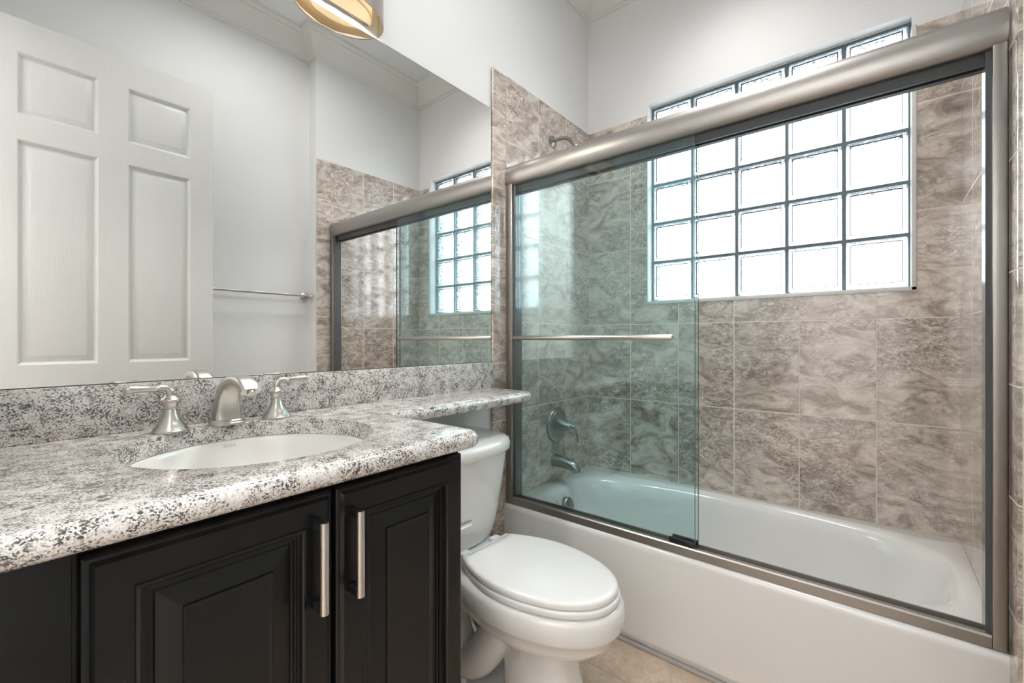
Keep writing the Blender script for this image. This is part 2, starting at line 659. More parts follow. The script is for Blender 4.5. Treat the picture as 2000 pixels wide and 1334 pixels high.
def rrect(x0, x1, y0, y1, r, seg=5):
    """rounded rectangle, counter-clockwise list of (x, y)"""
    pts = []
    for cx, cy, a0 in ((x1 - r, y1 - r, 0), (x0 + r, y1 - r, 90), (x0 + r, y0 + r, 180), (x1 - r, y0 + r, 270)):
        for i in range(seg + 1):
            a = radians(a0 + 90 * i / seg)
            pts.append((cx + r * cos(a), cy + r * sin(a)))
    return pts


def poly_round(pts, radii, seg=6):
    """round the corners of a counter-clockwise polygon"""
    out = []
    n = len(pts)
    for i in range(n):
        p = Vector(pts[i])
        a = Vector(pts[i - 1])
        b = Vector(pts[(i + 1) % n])
        r = radii[i]
        if r <= 0:
            out.append(p.copy())
            continue
        u = (a - p).normalized()
        v = (b - p).normalized()
        ang = u.angle(v)
        d = r / math.tan(ang / 2)
        c = p + (u + v).normalized() * (r / sin(ang / 2))
        s = p + u * d - c
        e = p + v * d - c
        a0 = math.atan2(s.y, s.x)
        a1 = math.atan2(e.y, e.x)
        while a1 - a0 > pi:
            a1 -= 2 * pi
        while a1 - a0 < -pi:
            a1 += 2 * pi
        for k in range(seg + 1):
            t = a0 + (a1 - a0) * k / seg
            out.append(Vector((c.x + r * cos(t), c.y + r * sin(t))))
    return out


def offset_poly(pts, d):
    """move a counter-clockwise outline inwards by d"""
    n = len(pts)
    out = []
    for i in range(n):
        a, p, b = Vector(pts[i - 1]), Vector(pts[i]), Vector(pts[(i + 1) % n])
        e1 = (p - a).normalized()
        e2 = (b - p).normalized()
        n1 = Vector((-e1.y, e1.x))
        n2 = Vector((-e2.y, e2.x))
        m = (n1 + n2)
        if m.length < 1e-6:
            m = n1
        m.normalize()
        k = max(0.35, m.dot(n1))
        out.append(p + m * (d / k))
    return out


# ------------------------------------------------------------------ room shell
CZ = 3.05
XW, XF = 0.012, -2.262          # window wall face, doorway wall face
YL, YR, YR2 = 0.012, -1.512, -1.602

bm = bmesh.new()
box(bm, -3.7, 0.22, -1.9, 0.13, -0.06, 0.0)
struct('floor', bm, M_FLOOR, 'beige stone tile floor in front of the bathtub', 'floor')
bm = bmesh.new()
box(bm, -3.7, 0.22, -1.9, 0.13, CZ, CZ + 0.06)
struct('ceiling', bm, M_CEIL, 'plain white ceiling above the crown moulding', 'ceiling')
bm = bmesh.new()
box(bm, -2.38, 0.21, YL, YL + 0.11, 0, CZ)
wall_left = struct('wall_left', bm, M_WALL, 'white painted wall behind the mirror and toilet', 'wall')
# window wall with its opening
WY0, WY1, WZ0, WZ1 = -1.372, -0.345, 1.283, 2.316
bm = bmesh.new()
box(bm, XW, 0.21, WY1, YL + 0.0, 0, CZ)
box(bm, XW, 0.21, -1.72, WY0, 0, CZ)
box(bm, XW, 0.21, WY0, WY1, 0, WZ0)
box(bm, XW, 0.21, WY0, WY1, WZ1, CZ)
wall_back = struct('wall_back', bm, M_WALL, 'white wall with the glass block window over the tub', 'wall')
bm = bmesh.new()
box(bm, -0.828, 0.012, -1.72, YR, 0, CZ)
box(bm, -2.38, -0.828, -1.72, YR2, 0, CZ)
wall_right = struct('wall_right', bm, M_WALL, 'white wall with the towel bar opposite the mirror', 'wall')
DY0, DY1, DZ1 = -1.43, -0.62, 2.40
bm = bmesh.new()
box(bm, -2.38, XF, YR2, DY0, 0, CZ)
box(bm, -2.38, XF, DY1, YL, 0, CZ)
box(bm, -2.38, XF, DY0, DY1, DZ1, CZ)
struct('wall_front', bm, M_WALL, 'white wall with the doorway at the vanity end', 'wall')
# hall beyond the doorway
bm = bmesh.new()
box(bm, -3.70, -3.60, -1.9, 0.13, 0, CZ)
box(bm, -3.60, -2.38, -1.9, -1.80, 0, CZ)
box(bm, -3.60, -2.38, 0.03, 0.13, 0, CZ)
struct('wall_hall', bm, M_WALL, 'white walls of the hall outside the doorway', 'wall')

# crown moulding, one mitred run around the room
room = [(XW, YL), (XF, YL), (XF, YR2), (-0.828, YR2), (-0.828, YR), (XW, YR)]
prof = [(0.0, 2.898), (0.010, 2.898), (0.013, 2.908), (0.022, 2.912), (0.024, 2.922), (0.030, 2.930), (0.040, 2.950),
        (0.056, 2.978), (0.074, 3.004), (0.084, 3.012), (0.086, 3.022), (0.096, 3.028), (0.100, 3.036), (0.100, CZ)]
bm = bmesh.new()
rp = [Vector((p[0], p[1])) for p in room]
loops(bm, [[Vector((q.x, q.y, z)) for q in offset_poly(rp, d)] for d, z in prof], False, False)
struct('trim_1', bm, M_CROWN, 'cream crown moulding around the top of the walls', 'crown moulding')

# tile cladding ------------------------------------------------------
bm = bmesh.new()
box(bm, -0.734, 0.011, 0.0, YL, 0.355, 2.257)
tag(link('tile_cladding', bm, M_TILE_X, wall_left), 'brown stone tiles behind the shower fittings')
bm = bmesh.new()
box(bm, -0.825, -0.735, -0.001, YL, 0.0, 2.257, 0.006, 3)
tag(link('edge_tile', bm, M_STRIP, wall_left), 'column of narrow bullnose tiles at the tub end')
bm = bmesh.new()
TB = 2.257
box(bm, 0.0, XW, WY1 - 0.0, 0.0, 0.355, TB)
box(bm, 0.0, XW, -1.5, WY0, 0.355, TB)
box(bm, 0.0, XW, WY0, WY1, 0.355, WZ0)
tag(link('tile_cladding', bm, M_TILE_Y, wall_back), 'brown stone tiles around and under the window')
bm = bmesh.new()
box(bm, -0.734, 0.011, YR, -1.5, 0.355, TB)
tag(link('tile_cladding', bm, M_TILE_R, wall_right), 'brown stone tiles at the far end of the tub')
bm = bmesh.new()
box(bm, -0.825, -0.735, YR, -1.499, 0.0, TB, 0.006, 3)
tag(link('edge_tile', bm, M_STRIP, wall_right), 'column of narrow bullnose tiles beside the far door jamb')

# window -------------------------------------------------------------
win = thing('window_1', (0.05, -0.8585, WZ0), 'five by five glass block window above the bathtub', 'window')
win['kind'] = 'structure'
bm = bmesh.new()
e = 0.013
for (a, b, c, d) in ((WY0 - 0.012, WY0 + 0.003, WZ0 - 0.012, WZ1 - 0.05), (WY1 - 0.003, WY1 + 0.002, WZ0 - 0.004, WZ1 - 0.05),
                     (WY0 - 0.012, WY1 + 0.002, WZ0 - 0.014, WZ0 + 0.003)):
    box(bm, -0.004, 0.05, a, b, c, d, 0.002, 2)
link('window_edging', bm, M_EDGE, win)
P0Y, P0Z, PIT = -0.3505, 1.2905, 0.2033
bm = bmesh.new()
for k in range(0, 6):
    yk = P0Y - PIT * k
    box(bm, 0.062, 0.128, yk - (0.0065 if 0 < k < 5 else 0.003), yk + (0.0065 if 0 < k < 5 else 0.003), WZ0, WZ1)
    zk = P0Z + PIT * k
    box(bm, 0.0615, 0.1285, WY0, WY1, zk - (0.0065 if 0 < k < 5 else 0.003), zk + (0.0065 if 0 < k < 5 else 0.003))
link('mortar_joints', bm, M_MORTAR, win, 0)
bm = bmesh.new()
box(bm, 0.058, 0.13, WY0, WY1, P0Z + PIT * 5 + 0.0045, WZ1)
link('head_filler', bm, M_EDGE, win, 0)


def block_mesh():
    bm = bmesh.new()
    H = 0.0965

    def rg(h, r, x):
        return [Vector((x, y, z)) for (y, z) in rrect(-h, h, -h, h, r, 3)]
    loops(bm, [rg(H * 0.80, 0.010, 0.0840), rg(H * 0.84, 0.012, 0.0805), rg(H * 0.94, 0.012, 0.0805), rg(H, 0.008, 0.0745),
               rg(H, 0.008, 0.006), rg(H * 0.95, 0.012, 0.0), rg(H * 0.86, 0.014, 0.0), rg(H * 0.82, 0.012, 0.0045),
               rg(H * 0.78, 0.012, 0.0030)])
    return bm


first = None
for i in range(5):
    for j in range(5):
        loc = (0.055, P0Y - PIT * (i + 0.5), P0Z + PIT * (j + 0.5))
        if first is None:
            first = link('glass_block', block_mesh(), M_BLOCK)
            o = first
        else:
            o = first.copy()
            COL.objects.link(o)
        o.parent = win
        o.location = Vector(loc) - win.location

# door standing open against the right wall --------------------------
DX0, DX1, DYF, DZT = -2.215, -1.436, -1.40, 2.385
door = thing('door_1', (DX0, DYF - 0.018, 0), 'white six panel door standing open, seen in the mirror', 'door')
door['kind'] = 'structure'
bm = bmesh.new()


def panel_face(bm, xs, zs, holes, y, sgn):
    """flat face made of a grid of quads with rectangular holes left open"""
    for i in range(len(xs) - 1):
        for j in range(len(zs) - 1):
            if (i, j) in holes:
                continue
            vs = [bm.verts.new((x, y, z)) for x, z in ((xs[i], zs[j]), (xs[i + 1], zs[j]), (xs[i + 1], zs[j + 1]), (xs[i], zs[j + 1]))]
            bm.faces.new(vs if sgn > 0 else vs[::-1])


pxs = [DX0, -2.119, -1.877, -1.776, -1.534, DX1]
pzs = [0.004, 0.20, 0.86, 0.982, 1.898, 2.000, 2.252, DZT]
holes = {(i, j) for i in (1, 3) for j in (1, 3, 5)}
panel_face(bm, pxs, pzs, holes, DYF, 1)
panel_face(bm, pxs, pzs, holes, DYF - 0.036, -1)
for (i, j) in holes:
    x0, x1, z0, z1 = pxs[i], pxs[i + 1], pzs[j], pzs[j + 1]
    for ys in (1, -1):
        yb = DYF if ys > 0 else DYF - 0.036
        rings = []
        for ins, dep in ((0, 0), (0.003, -0.0015), (0.011, -0.0125), (0.014, -0.014), (0.017, -0.0135), (0.036, -0.003), (0.038, -0.0025)):
            rings.append([Vector((x, yb + ys * dep, z)) for x, z in ((x0 + ins, z0 + ins), (x1 - ins, z0 + ins), (x1 - ins, z1 - ins), (x0 + ins, z1 - ins))])
        loops(bm, rings, False, True)
for (a, b) in (((DX0, 0.004), (DX1, 0.004)), ((DX1, 0.004), (DX1, DZT)), ((DX1, DZT), (DX0, DZT)), ((DX0, DZT), (DX0, 0.004))):
    vs = [bm.verts.new(p) for p in ((a[0], DYF, a[1]), (b[0], DYF, b[1]), (b[0], DYF - 0.036, b[1]), (a[0], DYF - 0.036, a[1]))]
    bm.faces.new(vs)
bmesh.ops.remove_doubles(bm, verts=bm.verts[:], dist=0.0002)
link('door_leaf', bm, M_DOOR, door, 20)
for hz in (0.25, 1.22, 2.16):
    bm = bmesh.new()
    lathe(bm, [(0.007, -0.045), (0.007, 0.045)], (DX0 - 0.006, DYF + 0.004, hz), 'z', 12)
    box(bm, DX0 - 0.008, DX0 + 0.001, DYF - 0.034, DYF + 0.002, hz - 0.044, hz + 0.044)
    link('hinge', bm, M_NICKEL, door)

# ------------------------------------------------------------------ bathtub
TX0, TX1, TY0, TY1, TZ = -0.748, -0.0005, -1.4995, -0.0005, 0.368
tub = thing('bathtub', (-0.374, -0.75, 0), 'white alcove bathtub below the glass block window', 'bathtub')
N = 128
tcx, tcy = (TX0 + TX1) / 2, (TY0 + TY1) / 2


def sq(th, hx, hy, r=0.0):
    c, s = cos(th), sin(th)
    k = 1.0 / max(abs(c), abs(s))
    return (hx * c * k, hy * s * k)


def tub_rect(ins, z, insf=0.0):
    hx, hy = (TX1 - TX0) / 2 - ins, (TY1 - TY0) / 2 - ins
    out = []
    for i in range(N):
        x, y = sq(2 * pi * i / N, hx, hy)
        out.append(Vector((tcx + x + (insf if x < -hx + 1e-6 else 0), tcy + y, z)))
    return out


bcx, bcy = -0.362, -0.765


def tub_oval(a, b, e, z, cx=bcx, cy=bcy):
    out = []
    for i in range(N):
        # angles follow the rectangle so that the bridge stays even
        x, y = sq(2 * pi * i / N, 1, 1)
        th = math.atan2(y, x)
        u, v = sup(th, a, b, e)
        out.append(Vector((cx + u, cy + v, z)))
    return out


bm = bmesh.new()
rings = [tub_rect(0.004, 0.002, 0.010), tub_rect(0.004, 0.034, 0.010), tub_rect(0, 0.036), tub_rect(0, TZ - 0.022),
         tub_rect(0, TZ - 0.014, 0.001), tub_rect(0, TZ - 0.006, 0.005), tub_rect(0, TZ - 0.001, 0.012), tub_rect(0.001, TZ, 0.02),
         tub_oval(0.325, 0.700, 3.6, TZ - 0.001), tub_oval(0.316, 0.690, 3.4, TZ - 0.004), tub_oval(0.306, 0.678, 3.2, TZ - 0.013),
         tub_oval(0.298, 0.668, 3.1, TZ - 0.030), tub_oval(0.290, 0.655, 3.0, TZ - 0.07),
         tub_oval(0.275, 0.625, 2.9, 0.20, cy=bcy + 0.012), tub_oval(0.258, 0.590, 2.8, 0.12, cy=bcy + 0.025),
         tub_oval(0.235, 0.555, 2.8, 0.082, cy=bcy + 0.032), tub_oval(0.190, 0.500, 2.6, 0.068, cy=bcy + 0.035),
         tub_oval(0.05, 0.20, 2.2, 0.064, cy=bcy + 0.035)]
loops(bm, rings, False, True)
link('tub_body', bm, M_TUB, tub, 50)
bm = bmesh.new()
box(bm, TX0 - 0.003, TX0 + 0.012, TY0, TY1, 0.0, 0.012, 0.003, 2)
link('base_caulk', bm, M_CAULK, tub)
bm = bmesh.new()
lathe(bm, [(0.001, 0.016), (0.012, 0.016), (0.022, 0.014), (0.036, 0.011), (0.040, 0.006), (0.040, -0.016)], (-0.425, -0.126, 0.292),
      (Vector((1, 0, 0)), Vector((0, 0.20, 0.98)), Vector((0, -0.98, 0.20))), 32)
link('overflow_plate', bm, M_FIXT, tub)
bm = bmesh.new()
lathe(bm, [(0.034, 0.0), (0.034, 0.004), (0.026, 0.007), (0.012, 0.008), (0.001, 0.009)], (-0.37, -0.26, 0.066), 'z', 28)
link('tub_drain', bm, M_NICKEL, tub)

# ------------------------------------------------------------------ shower door frame
FXC = -0.715
frame = thing('shower_door_frame', (FXC, -0.75, TZ), 'brushed nickel frame of the sliding tub door', 'shower door frame')
bm = bmesh.new()
HZ0, HZ1 = 1.765, 1.852
hp = []      # header section, bowed face to the room
for i in range(13):
    a = pi * i / 12
    hp.append((-0.722 - 0.024 * sin(a) ** 0.8, HZ0 + (HZ1 - HZ0) * (1 - cos(a)) / 2))
sec = hp + [(-0.676, HZ1), (-0.668, HZ1 - 0.006), (-0.668, HZ0 + 0.012), (-0.690, HZ0 + 0.012), (-0.690, HZ0 + 0.02), (-0.712, HZ0 + 0.02), (-0.712, HZ0)]
ring0 = [Vector((x, -0.0015, z)) for x, z in sec]
ring1 = [Vector((x, -1.4985, z)) for x, z in sec]
loops(bm, [ring0, ring1])
header = link('header_rail', bm, M_FRAME, frame)
bm = bmesh.new()
box(bm, -0.7135, -0.7045, -1.470, -0.03, HZ0 - 0.028, HZ0 + 0.0185)
box(bm, -0.6885, -0.670, -1.470, -0.03, HZ0 - 0.028, HZ0 + 0.0125)
link('header_channel', bm, M_DARKGAP, frame)
for (ya, yb, yi) in ((-0.0015, -0.033, -0.045), (-1.4985, -1.474, -1.464)):
    bm = bmesh.new()
    lo, hi = min(ya, yb), max(ya, yb)
    box(bm, -0.737, -0.672, lo, hi, TZ + 0.0005, HZ0 + 0.004, 0.0025, 2)
    j = link('wall_jamb', bm, M_FRAME, frame)
    bm = bmesh.new()
    lo, hi = min(yb, yi), max(yb, yi)
    box(bm, -0.722, -0.680, lo, hi, TZ + 0.03, HZ0 - 0.001)
    link('jamb_seal', bm, M_SEAL, j)
bm = bmesh.new()
sec = [(-0.737, TZ + 0.0005), (-0.737, TZ + 0.026), (-0.733, TZ + 0.030), (-0.718, TZ + 0.030), (-0.716, TZ + 0.012), (-0.692, TZ + 0.012), (-0.690, TZ + 0.030), (-0.684, TZ + 0.030), (-0.672, TZ + 0.0005)]
loops(bm, [[Vector((x, -0.034, z)) for x, z in sec], [Vector((x, -1.473, z)) for x, z in sec]])
link('sill_track', bm, M_FRAME, frame)

# ------------------------------------------------------------------ the two sliding glass panels
def glass_panel(name, x, y0, y1, label, bar):
    t = thing(name, (x, (y0 + y1) / 2, TZ + 0.03), label, 'shower door', 'sliding glass panels of the tub door')
    bm = bmesh.new()
    box(bm, x - 0.003, x + 0.003, y0, y1, TZ + 0.032, HZ0 - 0.002)
    link('glass_pane', bm, M_GLASS, t, 0)
    bm = bmesh.new()
    box(bm, x - 0.0031, x + 0.0031, y0 - 0.0012, y0, TZ + 0.032, HZ0 - 0.002)
    link('glass_edge', bm, M_GLASS_EDGE, t, 0)
    bm = bmesh.new()
    box(bm, x - 0.0055, x + 0.0055, y0 + 0.001, y0 + 0.085, TZ + 0.0305, TZ + 0.046, 0.002, 2)
    link('bottom_guide', bm, M_BLACKPART, t)
    if bar:
        bx, bz = x - 0.034, 1.094
        bm = bmesh.new()
        ya, yb = y0 + 0.062, y1 - 0.012
        tube(bm, [(bx, ya, bz), (bx, ya + 0.004, bz), (bx, yb - 0.004, bz), (bx, yb, bz)], [0.0075, 0.0095, 0.0095, 0.0075], 20)
        b = link('towel_bar', bm, M_NICKEL, t)
        for yy in (ya + 0.018, yb - 0.018):
            bm = bmesh.new()
            lathe(bm, [(0.009, -0.034 + 0.004), (0.007, -0.020), (0.010, -0.005), (0.012, 0.0)], (x - 0.003, yy, bz), 'x', 18)
            link('bar_post', bm, M_NICKEL, b)
    return t


glass_panel('sliding_glass_door', -0.7215, -0.803, -0.0455, 'green tinted front sliding glass panel carrying a towel bar', True)
glass_panel('sliding_glass_door', -0.6965, -0.806, -0.0455, 'green tinted rear sliding glass panel stacked behind the bar panel', False)

# ------------------------------------------------------------------ shower fittings on the tiled wall
v = thing('shower_valve', (-0.335, 0, 0.652), 'round nickel shower valve with a lever above the tub spout', 'shower valve')
bm = bmesh.new()
lathe(bm, [(0.088, 0.0), (0.088, -0.004), (0.084, -0.010), (0.074, -0.012), (0.070, -0.016), (0.064, -0.017), (0.030, -0.020)], (-0.335, 0.0, 0.652), 'y', 48)
link('escutcheon', bm, M_FIXT, v)
bm = bmesh.new()
lathe(bm, [(0.033, -0.018), (0.030, -0.028), (0.0255, -0.055), (0.019, -0.082), (0.014, -0.090), (0.010, -0.094)], (-0.335, 0.0, 0.652), 'y', 32)
hub = link('valve_hub', bm, M_FIXT, v)
bm = bmesh.new()
tube(bm, bez((-0.335, -0.086, 0.655), (-0.335, -0.106, 0.655), (-0.328, -0.116, 0.640), (-0.322, -0.122, 0.580), 12),
     [0.009, 0.008, 0.0075, 0.007, 0.0065, 0.006, 0.006, 0.006, 0.0065, 0.007, 0.0075, 0.007, 0.004], 16)
link('valve_lever', bm, M_FIXT, hub)

s = thing('tub_spout', (-0.35, 0, 0.475), 'nickel tub spout below the round shower valve', 'tub spout')
bm = bmesh.new()
pth = [(-0.352, 0, 0.475), (-0.352, -0.012, 0.475), (-0.352, -0.05, 0.472), (-0.352, -0.09, 0.466), (-0.352, -0.115, 0.458), (-0.352, -0.128, 0.446), (-0.352, -0.131, 0.434)]
tube(bm, pth, [0.033, 0.032, 0.029, 0.026, 0.024, 0.021, 0.019], 28)
link('spout_body', bm, M_FIXT, s)
bm = bmesh.new()
lathe(bm, [(0.004, 0.0), (0.004, 0.012), (0.007, 0.014), (0.007, 0.020), (0.003, 0.022)], (-0.352, -0.112, 0.480), 'z', 14)
link('diverter_knob', bm, M_FIXT, s)

h = thing('shower_sprayer', (-0.36, 0, 2.09), 'small nickel shower head on a bent arm above the header rail', 'shower head')
bm = bmesh.new()
lathe(bm, [(0.030, 0.0), (0.029, -0.004), (0.018, -0.010), (0.010, -0.012)], (-0.372, 0, 2.088), 'y', 28)
link('arm_flange', bm, M_FIXT, h)
bm = bmesh.new()
tube(bm, bez((-0.372, 0, 2.088), (-0.372, -0.07, 2.098), (-0.372, -0.10, 2.085), (-0.372, -0.135, 2.030), 16), 0.0095, 18)
link('shower_arm', bm, M_FIXT, h)
bm = bmesh.new()
ax = Vector((0, -0.55, -0.835))
lathe(bm, [(0.010, -0.004), (0.014, 0.004), (0.012, 0.014), (0.020, 0.026), (0.033, 0.046), (0.034, 0.054), (0.030, 0.057)], (-0.372, -0.135, 2.030),
      (Vector((1, 0, 0)), ax.cross(Vector((1, 0, 0))), ax), 30)
link('spray_head', bm, M_FIXT, h)

# ------------------------------------------------------------------ vanity cabinet
cab = thing('vanity_cabinet', (-1.90, -0.27, 0), 'black raised panel vanity cabinet under the granite top', 'cabinet')
CX0, CX1, CYF, CYD, CZT = -2.2605, -1.540, -0.536, -0.557, 0.8468
bm = bmesh.new()
box(bm, CX0, CX1, CYF, CYF + 0.018, 0.10, CZT, 0.0012, 1)
box(bm, CX0, CX0 + 0.018, CYF + 0.018, 0.0105, 0.10, CZT)
box(bm, CX1 - 0.018, CX1, CYF + 0.018, 0.0105, 0.10, CZT)
box(bm, CX0 + 0.018, CX1 - 0.018, CYF + 0.018, 0.0105, 0.10, 0.118)
box(bm, CX0 + 0.018, CX1 - 0.018, -0.002, 0.0105, 0.118, CZT)
link('carcass', bm, M_BLACK, cab)
bm = bmesh.new()
box(bm, CX0, CX1 - 0.01, CYF + 0.06, 0.0, 0.0, 0.10)
link('toe_kick', bm, M_PLINTH, cab)
bm = bmesh.new()
box(bm, CX0, -2.163, CYF - 0.018, CYF + 0.0, 0.10, CZT - 0.006, 0.002, 2)
link('filler_panel', bm, M_BLACK, cab)


def cab_door(x0, x1, z0, z1, pull_x):
    bm = bmesh.new()
    rings = []
    for ins, y in ((0.0, CYF - 0.0005), (0.0, CYD + 0.012), (0.002, CYD + 0.008), (0.005, CYD + 0.006), (0.0085, CYD + 0.0055), (0.013, CYD),
                   (0.0485, CYD), (0.0500, CYD - 0.0025), (0.0535, CYD - 0.0035), (0.0560, CYD - 0.0015), (0.0570, CYD + 0.0045), (0.0605, CYD + 0.005),
                   (0.0615, CYD + 0.0075), (0.0640, CYD + 0.008), (0.0650, CYD + 0.0115), (0.0690, CYD + 0.012), (0.071, CYD + 0.0105),
                   (0.0985, CYD + 0.0035), (0.0990, CYD - 0.0005), (0.1015, CYD - 0.001), (0.104, CYD - 0.0002), (0.105, CYD)):
        rings.append([Vector((x, y, z)) for x, z in ((x0 + ins, z0 + ins), (x1 - ins, z0 + ins), (x1 - ins, z1 - ins), (x0 + ins, z1 - ins))])
    loops(bm, rings, True, True)
    d = link('cabinet_door', bm, M_BLACK, cab, 18)
    za, zb = 0.645, 0.792
    bm = bmesh.new()       # half-round satin bar
    ring = [(pull_x + 0.0072 * cos(a), CYD - 0.0225 - 0.0075 * sin(a)) for a in [pi * i / 10 for i in range(11)]]
    loops(bm, [[Vector((x, y, z)) for x, y in ring] for z in (za, zb)])
    p = tag(link('door_pull', bm, M_NICKEL, d, 40), 'satin nickel bar pull on black posts')
    for z in (za + 0.0005, zb - 0.0145):
        bm = bmesh.new()
        box(bm, pull_x - 0.0068, pull_x + 0.0068, CYD - 0.0225, CYD + 0.001, z, z + 0.014, 0.0008, 1)
        tag(link('pull_post', bm, M_BLACKPART, p), 'square black post')
    return d


cab_door(-2.157, -1.8465, 0.115, 0.832, -1.877)
cab_door(-1.8425, -1.5425, 0.115, 0.832, -1.8125)

# ------------------------------------------------------------------ granite top with its shelf over the toilet
ZT, ZB = 0.885, 0.847
top = thing('granite_countertop', (-1.87, -0.29, ZB), 'speckled grey granite vanity top with a narrow shelf over the toilet', 'countertop')
outline = poly_round([(-2.2605, 0.0112), (-2.2605, -0.590), (-1.510, -0.590), (-1.510, -0.242), (-0.836, -0.242), (-0.836, 0.0112)],
                     [0, 0, 0.034, 0.03, 0.05, 0], 8)
SCX, SCY, SA, SB = -1.8605, -0.286, 0.2235, 0.2175
bm = bmesh.new()
R = (ZT - ZB) / 2
zc = (ZT + ZB) / 2


def edge_off(pts, d):
    """pull in only the exposed front and right edges"""
    q = offset_poly(pts, d)
    out = []
    for p, o in zip(pts, q):
        x = max(o.x, -2.2605) if p[0] > -2.26 else p[0]
        y = o.y if p[1] < 0.011 else p[1]
        out.append(Vector((x, y)))
    return out


rings = []
for k in range(13):
    a = -pi / 2 + pi * k / 12
    rings.append([Vector((p.x, p.y, zc + R * sin(a))) for p in edge_off(outline, R * (1 - cos(a)))])
vr = loops(bm, rings, False, False)
NH = 72


def hole_ring(a, b, z):
    return [Vector((SCX + a * cos(2 * pi * i / NH), SCY + b * sin(2 * pi * i / NH), z)) for i in range(NH)]


hr = loops(bm, [hole_ring(SA + 0.0030, SB + 0.0030, ZT), hole_ring(SA + 0.0012, SB + 0.0012, ZT - 0.0006), hole_ring(SA, SB, ZT - 0.003),
                hole_ring(SA, SB, ZB)], False, False)


def fill(bm, la, lb):
    es = []
    for lp in (la, lb):
        for i in range(len(lp)):
            e = bm.edges.get((lp[i], lp[(i + 1) % len(lp)]))
            if e is None:
                e = bm.edges.new((lp[i], lp[(i + 1) % len(lp)]))
            es.append(e)
    bmesh.ops.triangle_fill(bm, use_beauty=True, edges=es)


fill(bm, vr[-1], hr[0])
fill(bm, vr[0], hr[-1])
link('stone_slab', bm, M_GRANITE, top, 40)
bm = bmesh.new()
box(bm, -2.2605, -0.832, -0.010, 0.0112, ZT + 0.0003, 0.9905, 0.0015, 2)
link('backsplash', bm, M_GRANITE, top)

# ------------------------------------------------------------------ undermount basin
sink = thing('undermount_sink', (SCX, SCY, ZB - 0.15), 'white oval undermount basin set below the granite top', 'sink')
bm = bmesh.new()
rings = [hole_ring(SA + 0.012, SB + 0.0085, ZB - 0.012), hole_ring(SA + 0.012, SB + 0.0085, ZB - 0.0005), hole_ring(SA + 0.002, SB + 0.002, ZB - 0.0005)]
for f, z in ((0.995, -0.004), (0.985, -0.012), (0.97, -0.03), (0.945, -0.06), (0.90, -0.09), (0.82, -0.115), (0.70, -0.130), (0.50, -0.139), (0.25, -0.144), (0.10, -0.146)):
    rings.append(hole_ring(SA * f, SB * f, ZB + z))
loops(bm, rings, False, True)
link('basin_bowl', bm, M_SINK, sink, 50)
bm = bmesh.new()
lathe(bm, [(0.030, 0.0), (0.030, 0.003), (0.022, 0.005), (0.020, 0.002), (0.004, 0.002)], (SCX, SCY, ZB - 0.1455), 'z', 28)
link('sink_drain', bm, M_NICKEL, sink)
# faint printed maker's mark on the back of the bowl
cu = bpy.data.curves.new('mark', 'FONT')
cu.body = 'KOHLER'
cu.size = 0.0105
cu.align_x = 'CENTER'
cu.extrude = 0.0001
tmp = bpy.data.objects.new('mark_tmp', cu)
COL.objects.link(tmp)
bpy.context.view_layer.update()
me = bpy.data.meshes.new_from_object(tmp.evaluated_get(bpy.context.evaluated_depsgraph_get()))
bpy.data.objects.remove(tmp)
me.name = 'maker_mark'
me.materials.clear()
me.materials.append(M_MARK)
mk = bpy.data.objects.new('maker_mark', me)
COL.objects.link(mk)
mk.parent = sink
fz = 0.984
mk.location = Vector((SCX + 0.022, SCY + SB * fz - 0.0026, ZB - 0.0175)) - sink.location
mk.rotation_euler = (radians(79), 0, 0)

# ------------------------------------------------------------------ widespread faucet
fau = thing('faucet', (-1.849, -0.072, ZT), 'brushed nickel arched faucet with two lever handles behind the basin', 'faucet')


def handle(x, y, sgn):
    bm = bmesh.new()
    z = ZT + 0.0003
    lathe(bm, [(r_, 0.93 * h_) for r_, h_ in [(0.0335, 0.0), (0.0335, 0.004), (0.0315, 0.006), (0.0305, 0.009), (0.0285, 0.011), (0.0275, 0.014), (0.0215, 0.022), (0.0165, 0.032), (0.0130, 0.043), (0.0115, 0.053),
               (0.0140, 0.0545), (0.0145, 0.0565), (0.0125, 0.058), (0.0140, 0.064), (0.0170, 0.070), (0.0195, 0.0725), (0.0190, 0.0755), (0.0130, 0.081), (0.0095, 0.084)]], (x, y, z), 'z', 40)
    b = link('faucet_handle', bm, M_NICKEL, fau, 28)
    bm = bmesh.new()
    zl = z + 0.096
    pth = bez((x, y, z + 0.075), (x, y, z + 0.092), (x + sgn * 0.004, y, zl), (x + sgn * 0.018, y - 0.001, zl), 8) + \
        [Vector((x + sgn * q, y - 0.001 - 0.004 * q / 0.07, zl + dz)) for q, dz in ((0.024, 0), (0.027, 0), (0.030, 0), (0.036, 0), (0.050, 0.0005), (0.064, 0.001), (0.072, 0.001), (0.077, 0.001), (0.080, 0.001))]
    rad = [0.0078, 0.0075, 0.0073, 0.0071, 0.007, 0.0069, 0.0068, 0.0068, 0.0068] + [0.0070, 0.0092, 0.0085, 0.0074, 0.0066, 0.0078, 0.0085, 0.0072, 0.003]
    tube(bm, pth, rad, 18)
    link('lever', bm, M_NICKEL, b, 40)


handle(-1.9600, -0.073, -1)
handle(-1.7370, -0.069, 1)
bm = bmesh.new()
sx, sy, sz = -1.8475, -0.062, ZT + 0.0003


def oval_ring(a, b, z, n=36, e=2.6):
    return [Vector((sx + sup(2 * pi * i / n, a, b, e)[0], sy + sup(2 * pi * i / n, a, b, e)[1], z)) for i in range(n)]


